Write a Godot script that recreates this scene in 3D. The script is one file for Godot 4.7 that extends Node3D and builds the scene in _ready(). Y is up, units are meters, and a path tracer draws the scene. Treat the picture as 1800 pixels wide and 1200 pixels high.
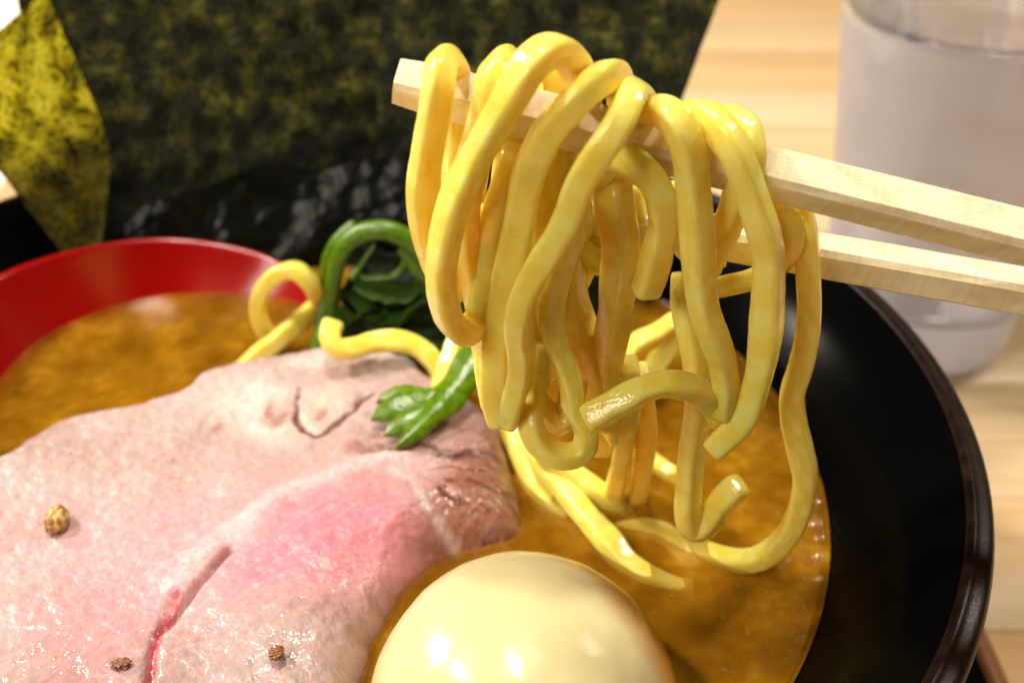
extends Node3D
# A bowl of ramen on a wooden table: noodles lifted by chopsticks, pork, egg, nori, greens, a red spoon, a glass of water.
# Lengths below are written in centimetres and turned into metres by CM.

const CM := 0.01
const BROTH := 6.15            # height of the broth above the table
const LIFTED := "noodles lifted by the chopsticks"
const SOAKED := "noodles resting in the broth"
var rng := RandomNumberGenerator.new()
var mats := {}
var used := {}
var wobble := FastNoiseLite.new()
var noodle_count := 0


func _ready() -> void:
	rng.seed = 7
	wobble.seed = 3
	wobble.frequency = 1.0
	# ---------------------------------------------------------------- camera
	var cam := Camera3D.new()
	cam.name = "camera"
	var lens := CameraAttributesPhysical.new()
	lens.frustum_focal_length = 40.5
	lens.frustum_near = 0.01
	lens.frustum_far = 12.0
	lens.frustum_focus_distance = 0.150
	lens.exposure_aperture = 18.0
	cam.position = Vector3(3.13, 19.2, 15.29) * CM
	cam.rotation_degrees = Vector3(-33.9, 0, 0)
	add_child(cam)
	cam.attributes = lens
	cam.fov = 33.01
	cam.near = 0.01
	cam.far = 12.0
	cam.current = true
	# ---------------------------------------------------------------- room light
	var env := Environment.new()
	env.background_mode = Environment.BG_COLOR
	env.background_color = Color(1.0, 0.88, 0.7)
	env.background_energy_multiplier = 0.06
	env.tonemap_mode = Environment.TONE_MAPPER_LINEAR
	env.tonemap_exposure = 1.35
	env.sdfgi_enabled = true
	env.ssao_enabled = true
	env.ssil_enabled = true
	var we := WorldEnvironment.new()
	we.name = "environment"
	we.environment = env
	add_child(we)
	lamp("added_back_lamp", Vector3(-6, 122, -17), 0.66, Color(1.0, 0.96, 0.9), 0.06)
	lamp("added_back_lamp", Vector3(-95, 122, -26), 1.35, Color(1.0, 0.96, 0.9), 0.065)
	lamp("added_back_lamp", Vector3(-98, 64, -62), 0.75, Color(1.0, 0.95, 0.88), 0.07)
	lamp("added_back_lamp", Vector3(125, 130, -70), 1.2, Color(1.0, 0.95, 0.88), 0.09)  # added to brighten the glass and table at the back right
	lamp("added_back_lamp", Vector3(-110, 150, 110), 2.0, Color(1.0, 0.95, 0.88), 0.45)  # large lamp added in place of light bounced around the room
	make_materials()
	build_table()
	build_tray()
	build_bowl()
	build_broth()
	build_glass()
	build_spoon()
	build_nori()
	build_greens()
	build_pork()
	build_egg()
	build_chopsticks()
	build_noodles()
	build_small_things()


func lamp(called: String, at: Vector3, energy: float, tint: Color, size: float) -> void:
	var l := OmniLight3D.new()
	l.name = called
	l.position = at * CM
	l.light_energy = energy
	l.light_color = tint
	l.light_size = size
	l.omni_range = 6.0
	l.omni_attenuation = 2.0
	l.shadow_enabled = true
	add_child(l, true)


# -------------------------------------------------------------------- naming
func numbered(called: String) -> String:
	used[called] = used.get(called, 0) + 1
	return called if used[called] == 1 else "%s_%03d" % [called, used[called] - 1]


func tag(o: Node, label: String, category: String, group := "", kind := "") -> Node:
	o.set_meta("label", label)
	if category:
		o.set_meta("category", category)
	if group:
		o.set_meta("group", group)
	if kind:
		o.set_meta("kind", kind)
	return o


func thing(called: String, label: String, category: String, at := Vector3.ZERO, group := "") -> Node3D:
	var o := Node3D.new()
	o.name = numbered(called)
	o.position = at * CM
	add_child(o)
	tag(o, label, category, group)
	return o


func obj(called: String, mesh: Mesh, m: Material, parent: Node = null) -> MeshInstance3D:
	var o := MeshInstance3D.new()
	o.name = numbered(called) if parent == null else called
	o.mesh = mesh
	o.material_override = m
	(self if parent == null else parent).add_child(o, true)
	if parent is Node3D and parent != self:
		o.position = -offset_of(parent)
	return o


func offset_of(n: Node3D) -> Vector3:    # shapes are written in table coordinates; a part undoes the place of its thing
	return n.position if n.get_parent() == self else Vector3.ZERO


# -------------------------------------------------------------------- shapes
func grid_mesh(pos: PackedVector3Array, uv: PackedVector2Array, nu: int, nv: int, wrap: bool, side: float, colors := PackedColorArray(), skip := PackedByteArray()) -> ArrayMesh:
	# nu x nv vertices, u fastest; with wrap the last column repeats the first
	var nor := PackedVector3Array()
	nor.resize(pos.size())
	for j in nv:
		var j0 := maxi(j - 1, 0) * nu
		var j1 := mini(j + 1, nv - 1) * nu
		for i in nu:
			var i0 := i - 1
			var i1 := i + 1
			if wrap:
				if i == 0: i0 = nu - 2
				if i == nu - 1: i1 = 1
			else:
				i0 = maxi(i0, 0)
				i1 = mini(i1, nu - 1)
			nor[j * nu + i] = ((pos[j * nu + i1] - pos[j * nu + i0]).cross(pos[j1 + i] - pos[j0 + i]) * side * 1e4).normalized()
	var idx := PackedInt32Array()
	for j in nv - 1:
		for i in nu - 1:
			var a := j * nu + i
			if skip.size() and (skip[a] + skip[a + 1] + skip[a + nu] + skip[a + nu + 1]) == 4:
				continue
			if side > 0.0:
				idx.append_array([a, a + nu, a + 1, a + 1, a + nu, a + nu + 1])
			else:
				idx.append_array([a, a + 1, a + nu, a + 1, a + nu + 1, a + nu])
	var arr := []
	arr.resize(Mesh.ARRAY_MAX)
	arr[Mesh.ARRAY_VERTEX] = pos
	arr[Mesh.ARRAY_NORMAL] = nor
	arr[Mesh.ARRAY_TEX_UV] = uv
	if colors.size():
		arr[Mesh.ARRAY_COLOR] = colors
	arr[Mesh.ARRAY_INDEX] = idx
	var m := ArrayMesh.new()
	m.add_surface_from_arrays(Mesh.PRIMITIVE_TRIANGLES, arr)
	return m


func lathe(profile: Array, sides: int, cx := 0.0, cz := 0.0, side := 1.0) -> ArrayMesh:
	# profile: [radius, height] in centimetres, rounded through a spline
	var p := PackedVector3Array()
	for q in profile:
		p.append(Vector3(q[0], q[1], 0))
	p = spline(p, 0.12, 0)
	var pos := PackedVector3Array()
	var uv := PackedVector2Array()
	var run := 0.0
	for j in p.size():
		if j: run += p[j].distance_to(p[j - 1])
		for i in sides + 1:
			var t := TAU * i / sides
			pos.append(Vector3(cx + p[j].x * cos(t), p[j].y, cz + p[j].x * sin(t)) * CM)
			uv.append(Vector2(float(i) / sides * 24.0, run * 0.4))
	return grid_mesh(pos, uv, sides + 1, p.size(), true, side)


func spline(p: PackedVector3Array, step: float, relax := 2) -> PackedVector3Array:
	var out := PackedVector3Array()
	for k in p.size() - 1:
		var a := p[maxi(k - 1, 0)]
		var b := p[k]
		var c := p[k + 1]
		var d := p[mini(k + 2, p.size() - 1)]
		var n := maxi(2, int(ceil(b.distance_to(c) / step)))
		for s in n:
			out.append(b.cubic_interpolate(c, a, d, float(s) / n))
	out.append(p[p.size() - 1])
	for r in relax:
		var q := out.duplicate()
		for k in range(1, out.size() - 1):
			q[k] = (out[k - 1] + out[k] * 2.0 + out[k + 1]) * 0.25
		out = q
	return out


func sweep(path: PackedVector3Array, wide: Callable, thick: Callable, sides: int, squareness: float, up: Vector3, twist := 0.0, rough := 0.03, v_scale := 1.0) -> ArrayMesh:
	# path in cm; wide(t), thick(t) half sizes in cm; ends closed by a slightly rounded cut
	var n := path.size()
	var pos := PackedVector3Array()
	var uv := PackedVector2Array()
	var normal := up
	var run := 0.0
	var total := 0.0
	for k in n - 1:
		total += path[k].distance_to(path[k + 1])
	var rows := []
	for k in n:
		var along := (path[mini(k + 1, n - 1)] - path[maxi(k - 1, 0)]).normalized()
		normal = (normal - along * normal.dot(along))
		if normal.length() < 1e-4:
			normal = along.cross(Vector3(0.3, 0.2, 0.9))
		normal = normal.normalized()
		var other := along.cross(normal)
		if k: run += path[k].distance_to(path[k - 1])
		var t := run / maxf(total, 1e-5)
		var turned := normal.rotated(along, twist * run)
		var turned2 := other.rotated(along, twist * run)
		var w: float = wide.call(t)
		var h: float = thick.call(t)
		if k == 0:
			for c in [[0.02, 0.03], [0.7, 0.015], [0.93, 0.0]]:
				rows.append([path[k] - along * w * c[1] * 4.0, turned, turned2, w * c[0], h * c[0], -0.02])
		else:
			if k < n - 1 :
				rows.append([path[k], turned, turned2, w, h, run])
		if k == n - 1:
			for c in [[0.93, 0.0], [0.7, 0.015], [0.02, 0.03]]:
				rows.append([path[k] + along * w * c[1] * 4.0, turned, turned2, w * c[0], h * c[0], run])
	for r in rows:
		for i in sides + 1:
			var a := TAU * (i % sides) / sides
			var c := cos(a)
			var s := sin(a)
			var e := 2.0 / squareness
			var x: float = signf(c) * pow(absf(c), e)
			var y: float = signf(s) * pow(absf(s), e)
			var q: Vector3 = r[0] + r[1] * x * r[3] + r[2] * y * r[4]
			if rough > 0.0:
				q += (r[1] * x + r[2] * y) * r[3] * rough * (wobble.get_noise_3dv(q * 1.6) * 1.6 + wobble.get_noise_3dv(q * 5.0) * 0.7)
			pos.append(q * CM)
			uv.append(Vector2(float(i) / sides * 1.2, r[5] * v_scale))
	return grid_mesh(pos, uv, sides + 1, rows.size(), true, 1.0)


func loft(left: Array, right: Array, nu: int, nv: int, bulge: float, ripple: float, dark_below := -1.0) -> ArrayMesh:
	# a sheet between two edges given as Vector3 lists in cm
	var a := even(spline(PackedVector3Array(left), 0.3, 1), nv)
	var b := even(spline(PackedVector3Array(right), 0.3, 1), nv)
	var pos := PackedVector3Array()
	var uv := PackedVector2Array()
	var mottle := PackedColorArray()
	for j in nv:
		var across := (b[j] - a[j])
		var down := (a[mini(j + 1, nv - 1)] - a[maxi(j - 1, 0)]) + (b[mini(j + 1, nv - 1)] - b[maxi(j - 1, 0)])
		var face := across.cross(down).normalized()
		for i in nu:
			var s := float(i) / (nu - 1)
			var t := float(j) / (nv - 1)
			var q := a[j].lerp(b[j], s)
			q += face * (bulge * sin(PI * s) * (0.4 + 0.6 * t) + ripple * (wobble.get_noise_3dv(q * 0.35) + 0.5 * wobble.get_noise_3dv(q * 1.3)))
			pos.append(q * CM)
			if dark_below > 0.0:      # sheet colour darkened below a ragged line
				var k := smoothstep(0.5, -0.7, q.y - dark_below - 0.6 * wobble.get_noise_3dv(q * 0.9) - 0.3 * wobble.get_noise_3dv(q * 3.0))
				mottle.append(Color(1, 1, 1).lerp(Color(0.16, 0.15, 0.14), k))
			uv.append(Vector2(s * across.length(), t * a[0].distance_to(a[nv - 1])) * 0.17)
	return grid_mesh(pos, uv, nu, nv, false, 1.0, mottle)


func even(p: PackedVector3Array, n: int) -> PackedVector3Array:
	var cum := [0.0]
	for k in range(1, p.size()):
		cum.append(cum[k - 1] + p[k].distance_to(p[k - 1]))
	var out := PackedVector3Array()
	var k := 0
	for j in n:
		var want: float = cum[p.size() - 1] * j / (n - 1)
		while k < p.size() - 2 and cum[k + 1] < want:
			k += 1
		out.append(p[k].lerp(p[k + 1], clampf((want - cum[k]) / maxf(cum[k + 1] - cum[k], 1e-6), 0.0, 1.0)))
	return out


func ball(cx: float, cy: float, cz: float, radii: Vector3, lumps: float, freq: float, nu := 20, nv := 12) -> ArrayMesh:
	var pos := PackedVector3Array()
	var uv := PackedVector2Array()
	for j in nv:
		var b := PI * (j / float(nv - 1)) - PI / 2
		b = clampf(b, -PI / 2 + 0.001, PI / 2 - 0.001)
		for i in nu + 1:
			var a := TAU * (i % nu) / nu
			var d := Vector3(cos(a) * cos(b), sin(b), sin(a) * cos(b))
			var r := 1.0 + lumps * wobble.get_noise_3dv(d * freq + Vector3(cx, cy, cz))
			pos.append((Vector3(cx, cy, cz) + d * radii * r) * CM)
			uv.append(Vector2(float(i) / nu * 2.0, float(j) / nv))
	return grid_mesh(pos, uv, nu + 1, nv, true, -1.0)


func block(size: Vector3, c: float) -> ArrayMesh:
	# a box with chamfered upper edges, centred, top at 0
	var st := SurfaceTool.new()
	st.begin(Mesh.PRIMITIVE_TRIANGLES)
	var x := size.x / 2
	var z := size.z / 2
	var rings := [[x, z, -size.y], [x, z, -c], [x - c, z - c, 0.0]]
	for k in 2:
		var a: Array = rings[k]
		var b: Array = rings[k + 1]
		for s in 4:
			var sx := [1, 1, -1, -1, 1]
			var sz := [1, -1, -1, 1, 1]
			var p := Vector3(sx[s] * a[0], a[2], sz[s] * a[1]) * CM
			var q := Vector3(sx[s + 1] * a[0], a[2], sz[s + 1] * a[1]) * CM
			var r := Vector3(sx[s] * b[0], b[2], sz[s] * b[1]) * CM
			var t := Vector3(sx[s + 1] * b[0], b[2], sz[s + 1] * b[1]) * CM
			for w in [p, r, q, q, r, t]:
				st.add_vertex(w)
	var u := x - c
	var o := z - c
	for w in [Vector3(-u, 0, -o), Vector3(u, 0, -o), Vector3(u, 0, o), Vector3(-u, 0, -o), Vector3(u, 0, o), Vector3(-u, 0, o)]:
		st.add_vertex(w * CM)
	st.generate_normals()
	return st.commit()


# -------------------------------------------------------------------- materials
func fbm(seed_: int, freq: float, octaves := 4, type := FastNoiseLite.TYPE_SIMPLEX_SMOOTH) -> FastNoiseLite:
	var n := FastNoiseLite.new()
	n.seed = seed_
	n.frequency = freq
	n.fractal_octaves = octaves
	n.noise_type = type
	return n


func tex(im: Image) -> ImageTexture:
	return ImageTexture.create_from_image(im)


func ramp_image(n: FastNoiseLite, size: int, stops: Array, colors: Array) -> Image:
	var g := Gradient.new()
	g.offsets = PackedFloat32Array(stops)
	g.colors = PackedColorArray(colors)
	var src := n.get_seamless_image(size, size)
	var out := Image.create(size, size, false, Image.FORMAT_RGB8)
	for y in size:
		for x in size:
			out.set_pixel(x, y, g.sample(src.get_pixel(x, y).r))
	return out


func bump(n: FastNoiseLite, size: int) -> ImageTexture:
	return tex(n.get_seamless_image(size, size))


func sparse(n: FastNoiseLite, size: int, above: float) -> ImageTexture:
	# flat with separate small bumps, like drops of moisture
	var im := n.get_seamless_image(size, size)
	for y in size:
		for x in size:
			var k := clampf((im.get_pixel(x, y).r - above) / (1.0 - above), 0.0, 1.0)
			im.set_pixel(x, y, Color(k, k, k))
	return tex(im)


func mat(called: String, color: Color, rough: float, spec := 0.5) -> StandardMaterial3D:
	var m := StandardMaterial3D.new()
	m.resource_name = called
	m.albedo_color = color
	m.roughness = rough
	m.metallic_specular = spec
	mats[called] = m
	return m


func relief(m: StandardMaterial3D, t: Texture2D, depth_cm: float) -> void:
	m.heightmap_enabled = true
	m.heightmap_texture = t
	m.heightmap_scale = depth_cm


func make_materials() -> void:
	var fine := bump(fbm(11, 0.035, 4), 512)
	var specks := bump(fbm(12, 0.09, 2), 512)
	var mottle := bump(fbm(13, 0.045, 2), 512)
	# noodles
	for k in 3:
		var m := mat("noodle_%d" % k, Color.WHITE, 0.11)
		m.albedo_texture = tex(ramp_image(fbm(20 + k, 0.012, 4), 256, [0.2, 0.5, 0.8], [Color8(247, 216, 88), Color8(251, 226, 106), Color8(253, 233, 126)]))
		m.uv1_scale = Vector3(1, 0.8, 1)
		m.subsurf_scatter_enabled = true
		m.subsurf_scatter_strength = 0.35
		relief(m, mottle, 0.0042)
	# broth
	var soup := tex(broth_image(768))
	var b := mat("broth", Color(1, 1, 1, 0.42), 0.1, 0.5)
	b.albedo_texture = soup
	b.transparency = BaseMaterial3D.TRANSPARENCY_ALPHA
	relief(b, bump(fbm(31, 0.05, 3), 512), 0.0016)
	var bu := mat("broth_upper", Color(1, 1, 1, 0.5), 1.0, 0.0)
	bu.albedo_texture = soup
	bu.transparency = BaseMaterial3D.TRANSPARENCY_ALPHA
	mat("broth_deep", Color.WHITE, 1.0, 0.0).albedo_texture = soup
	# bowl
	var black := mat("black_lacquer", Color8(4, 4, 4), 0.2)
	black.metallic_specular = 0.11
	var rim := mat("brown_rim", Color8(30, 19, 13), 0.34, 0.25)  # rim coloured dark brown with faint blotches
	rim.albedo_texture = tex(ramp_image(fbm(41, 0.03, 4), 256, [0.3, 0.6, 0.75], [Color8(190, 170, 165), Color8(235, 220, 210), Color8(255, 255, 245)]))
	relief(rim, specks, 0.002)
	mat("brown_edge", Color8(120, 74, 34), 0.35)
	# spoon
	var red := mat("red_plastic", Color8(150, 1, 1), 0.2)
	# egg
	var egg := mat("egg_white", Color.WHITE, 0.22, 0.45)
	egg.vertex_color_use_as_albedo = true
	egg.subsurf_scatter_enabled = true
	egg.subsurf_scatter_strength = 0.15
	relief(egg, bump(fbm(51, 0.02, 3), 256), 0.006)
	# wood
	var tones := [Color8(208, 184, 144), Color8(198, 168, 124), Color8(214, 192, 156), Color8(192, 158, 114)]
	var wood_tex := tex(wood_image(512, 61, 10.0))
	for k in 4:
		var w := mat("table_wood_%d" % k, tones[k], 0.42)
		w.albedo_texture = wood_tex
		w.uv1_triplanar = true
		w.uv1_world_triplanar = true
		w.uv1_scale = Vector3(1.6, 9.0, 9.0)
		w.uv1_offset = Vector3(0.37 * k, 0.21 * k, 0.53 * k)
	var ch := mat("chopstick_wood", Color8(255, 243, 205), 0.5)
	ch.albedo_texture = tex(wood_image(512, 67, 5.0))
	ch.uv1_scale = Vector3(1.0, 0.12, 1)
	relief(ch, specks, 0.005)
	# nori
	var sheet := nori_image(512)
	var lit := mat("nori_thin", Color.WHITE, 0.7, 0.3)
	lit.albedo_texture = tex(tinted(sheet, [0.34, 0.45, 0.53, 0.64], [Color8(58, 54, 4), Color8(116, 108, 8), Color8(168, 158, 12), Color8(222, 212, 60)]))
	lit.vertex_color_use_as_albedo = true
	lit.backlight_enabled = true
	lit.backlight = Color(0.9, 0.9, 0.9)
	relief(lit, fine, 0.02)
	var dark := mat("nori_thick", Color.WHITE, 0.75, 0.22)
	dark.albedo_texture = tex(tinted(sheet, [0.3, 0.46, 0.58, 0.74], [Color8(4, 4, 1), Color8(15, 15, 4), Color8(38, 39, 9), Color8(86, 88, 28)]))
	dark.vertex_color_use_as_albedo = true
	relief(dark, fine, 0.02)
	var wet := mat("nori_wet", Color8(7, 9, 8), 0.3, 0.3)
	relief(wet, fine, 0.02)
	# greens
	var g := mat("stem_green", Color8(82, 120, 2), 0.3)
	g.albedo_texture = tex(ramp_image(fbm(81, 0.02, 4), 256, [0.25, 0.5, 0.75], [Color8(205, 210, 190), Color8(232, 236, 215), Color8(255, 255, 230)]))
	g.subsurf_scatter_enabled = true
	g.subsurf_scatter_strength = 0.08
	relief(g, fine, 0.004)
	var sp := g.duplicate()
	sp.albedo_color = Color8(92, 126, 0)
	sp.roughness = 0.17
	mats["sprig_green"] = sp
	var lm := g.duplicate()
	lm.albedo_color = Color8(46, 78, 3)
	lm.roughness = 0.5
	lm.metallic_specular = 0.3
	mats["leaf_mid"] = lm
	var lf := mat("leaf_green", Color8(15, 30, 3), 0.4, 0.3)
	lf.albedo_texture = g.albedo_texture
	relief(lf, fine, 0.01)
	# crumbs
	var cr := mat("fried_garlic", Color.WHITE, 0.4)
	cr.albedo_texture = tex(ramp_image(fbm(91, 0.03, 3), 128, [0.3, 0.55, 0.8], [Color8(150, 98, 40), Color8(196, 150, 84), Color8(220, 188, 124)]))
	relief(cr, fine, 0.006)
	var cd := mat("burnt_garlic", Color8(150, 96, 60), 0.35)
	relief(cd, fine, 0.006)
	# pork
	var pk := mat("pork", Color8(236, 234, 236), 1.0)
	pk.roughness_texture = tex(wet_image(256))
	pk.albedo_texture = tex(pork_image(704))
	relief(pk, bump(fbm(93, 0.032, 4), 1024), 0.034)
	# glass and water
	var gl := mat("clear_glass", Color(0.97, 0.97, 1.0, 0.06), 0.03)
	gl.transparency = BaseMaterial3D.TRANSPARENCY_ALPHA
	var fr := mat("frost", Color(0.92, 0.89, 0.86, 0.52), 0.5)
	fr.backlight_enabled = true
	fr.backlight = Color(0.9, 0.9, 1.0)
	fr.transparency = BaseMaterial3D.TRANSPARENCY_ALPHA
	relief(fr, specks, 0.05)
	var base := mat("light_tinted_glass", Color(0.88, 0.9, 1.0, 1.0), 0.3)  # bluish white painted in for light focused at the foot of the tumbler
	base.backlight_enabled = true
	base.backlight = Color(1, 1, 1)
	var wt := mat("water", Color(0.98, 0.98, 1.0, 0.03), 0.02)
	wt.transparency = BaseMaterial3D.TRANSPARENCY_ALPHA
	wt.refraction_enabled = true
	wt.refraction_scale = 0.033
	var bd := mat("droplet", Color(0.8, 0.6, 0.25, 0.05), 0.1)
	bd.transparency = BaseMaterial3D.TRANSPARENCY_ALPHA
	var ft := mat("glint_froth", Color(0.95, 0.8, 0.5, 0.14), 0.12)  # pale tint for the bubbles added as glints
	ft.transparency = BaseMaterial3D.TRANSPARENCY_ALPHA
	mat("white_paper", Color8(236, 232, 224), 0.6)


func broth_image(size: int) -> Image:
	var big := fbm(32, 0.007, 3)
	var mid := fbm(33, 0.035, 3)
	var foam := fbm(34, 0.085, 2, FastNoiseLite.TYPE_CELLULAR)
	foam.cellular_return_type = FastNoiseLite.RETURN_DISTANCE2_SUB
	var im := Image.create(size, size, false, Image.FORMAT_RGB8)
	var deep := Color8(112, 70, 4)
	var warm := Color8(186, 130, 20)
	var pale := Color8(222, 178, 84)
	for y in size:
		for x in size:
			var a := big.get_noise_2d(x, y) * 0.5 + 0.5
			var c := mid.get_noise_2d(x, y) * 0.5 + 0.5
			var k := clampf((a * 1.1 + c * 0.25 - 0.67) * 1.3 + 0.5, 0.0, 1.0)
			var col := deep.lerp(warm, k)
			var f := clampf((foam.get_noise_2d(x + c * 20.0, y + a * 30.0) + 0.98) * 9.0, 0.0, 1.0)
			col = col.lerp(pale, (1.0 - f) * 0.34 * a + clampf((a * c - 0.32) * 1.4, 0.0, 0.4))
			im.set_pixel(x, y, col)
	return im


func nori_image(size: int) -> Image:
	# pressed seaweed: a coarse patchiness over fine tangled shreds
	var coarse := fbm(71, 0.012, 3).get_seamless_image(size, size)
	var shreds := fbm(72, 0.045, 4, FastNoiseLite.TYPE_SIMPLEX_SMOOTH)
	shreds.fractal_type = FastNoiseLite.FRACTAL_RIDGED
	var fine := shreds.get_seamless_image(size, size)
	var grit := fbm(74, 0.16, 2).get_seamless_image(size, size)
	for y in size:
		for x in size:
			var k := coarse.get_pixel(x, y).r * 0.4 + fine.get_pixel(x, y).r * 0.35 + grit.get_pixel(x, y).r * 0.25
			coarse.set_pixel(x, y, Color(k, k, k))
	return coarse


func tinted(src: Image, stops: Array, colors: Array) -> Image:
	var g := Gradient.new()
	g.offsets = PackedFloat32Array(stops)
	g.colors = PackedColorArray(colors)
	var size := src.get_width()
	var out := Image.create(size, size, false, Image.FORMAT_RGB8)
	for y in size:
		for x in size:
			out.set_pixel(x, y, g.sample(src.get_pixel(x, y).r))
	return out


func wood_image(size: int, seed_: int, rings: float) -> Image:
	var n := fbm(seed_, 0.006, 4)
	var f := fbm(seed_ + 1, 0.12, 3)
	var im := Image.create(size, size, false, Image.FORMAT_RGB8)
	for y in size:
		for x in size:
			var t := TAU * x / size
			var u := TAU * y / size
			var a := n.get_noise_3d(cos(t) * 30.0, sin(t) * 30.0, (cos(u) * 60.0 + 60.0))
			var g := absf(sin((u * 4.0 + sin(u) * 2.0) + a * rings))
			var s := f.get_noise_3d(cos(t) * 3.0 + 9.0, cos(u) * 90.0, sin(u) * 90.0)
			var k := 0.94 + 0.05 * g + 0.04 * s
			im.set_pixel(x, y, Color(minf(k, 1.0), minf(pow(k, 1.6), 1.0), minf(pow(k, 2.3), 1.0)))
	return im


func near_line(p: Vector2, line: Array) -> float:
	var best := 99.0
	for k in line.size() - 1:
		var q := Geometry2D.get_closest_point_to_segment(p, line[k], line[k + 1])
		best = minf(best, q.distance_to(p))
	return best


const PORK_MIN := Vector2(-6.4, -3.6)
const PORK_SPAN := 10.2
const SEAM := [Vector2(-1.62, 5.9), Vector2(-1.68, 5.27), Vector2(-1.75, 4.99), Vector2(-1.87, 4.5), Vector2(-1.88, 4.09), Vector2(-1.85, 3.72), Vector2(-1.82, 3.35)]
const GROOVE := [Vector2(-1.78, 3.94), Vector2(-1.65, 3.56), Vector2(-1.53, 3.16), Vector2(-1.36, 2.78), Vector2(-1.21, 2.49)]
const PALE := [Vector2(-1.84, 3.11), Vector2(-1.43, 2.26), Vector2(-1.08, 1.82), Vector2(-0.38, 1.15), Vector2(0.48, 0.58), Vector2(1.4, 0.21)]
const FAT_RIM := [Vector2(-0.1, -3.1), Vector2(0.5, -3.0), Vector2(1.0, -2.7), Vector2(1.45, -2.35)]
const RING := [Vector2(-0.78, -1.5), Vector2(-0.78, -1.15), Vector2(-0.62, -0.76), Vector2(-0.42, -0.42), Vector2(-0.2, -0.25), Vector2(0.0, -0.38), Vector2(0.22, -0.75), Vector2(0.46, -1.4)]
const DARK := [Vector2(0.62, 0.13), Vector2(1.4, 0.16), Vector2(2.08, 0.36), Vector2(2.46, 0.13), Vector2(2.96, 0.03)]
const TENDON := [Vector2(1.1, 0.75), Vector2(1.4, 0.94), Vector2(1.71, 1.28), Vector2(2.09, 1.69), Vector2(2.35, 2.04)]
const CUT := [Vector2(2.04, 1.08), Vector2(2.2, 1.28), Vector2(2.51, 1.43)]
const CUT2 := [Vector2(2.48, 0.87), Vector2(2.8, 0.96), Vector2(3.13, 0.87)]
const EDGE := [Vector2(-6.2, 1.2), Vector2(-6.13, 0.42), Vector2(-5.71, 0.0), Vector2(-5.39, -0.49), Vector2(-4.96, -1.02), Vector2(-4.13, -1.34), Vector2(-3.38, -1.65), Vector2(-3.02, -1.91), Vector2(-2.8, -2.36), Vector2(-2.02, -2.79), Vector2(-1.08, -3.07), Vector2(-0.56, -3.31), Vector2(0.22, -3.36), Vector2(0.92, -3.12), Vector2(1.49, -2.64), Vector2(1.8, -2.25), Vector2(2.17, -2.0), Vector2(2.61, -1.48), Vector2(2.95, -0.94), Vector2(3.15, -0.18), Vector2(3.32, 0.56), Vector2(3.37, 1.13), Vector2(3.27, 1.6), Vector2(2.68, 1.86), Vector2(1.97, 2.15), Vector2(1.55, 2.61), Vector2(1.34, 3.13), Vector2(1.15, 3.69), Vector2(1.07, 4.22), Vector2(0.96, 4.72), Vector2(0.87, 5.56), Vector2(-1.27, 6.4), Vector2(-3.91, 6.4), Vector2(-5.8, 5.0), Vector2(-6.3, 3.0)]


func wet_image(size: int) -> Image:
	# where broth still stands on the slice: lower corners, its right end and the far left edge
	var n := fbm(98, 1.1, 3)
	var im := Image.create(size, size, false, Image.FORMAT_L8)
	for y in size:
		for x in size:
			var p := PORK_MIN + Vector2(x, y) / size * PORK_SPAN
			var k := blob(p, Vector2(-3.4, 4.9), 2.4, 1.1) * 1.4 + blob(p, Vector2(0.5, 3.9), 1.3, 1.1) * 0.9 + blob(p, Vector2(2.2, 0.8), 1.1, 1.0) * 0.9 + blob(p, Vector2(-5.4, -0.4), 0.9, 0.7)
			k = clampf(k * (0.75 + 0.9 * n.get_noise_2d(p.x, p.y)), 0.0, 1.0)
			k = lerpf(0.46, 0.13, k)
			im.set_pixel(x, y, Color(k, k, k))
	return im


func blob(p: Vector2, c: Vector2, rx: float, ry: float) -> float:
	var d := (p - c) / Vector2(rx, ry)
	return exp(-d.length_squared())


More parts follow.
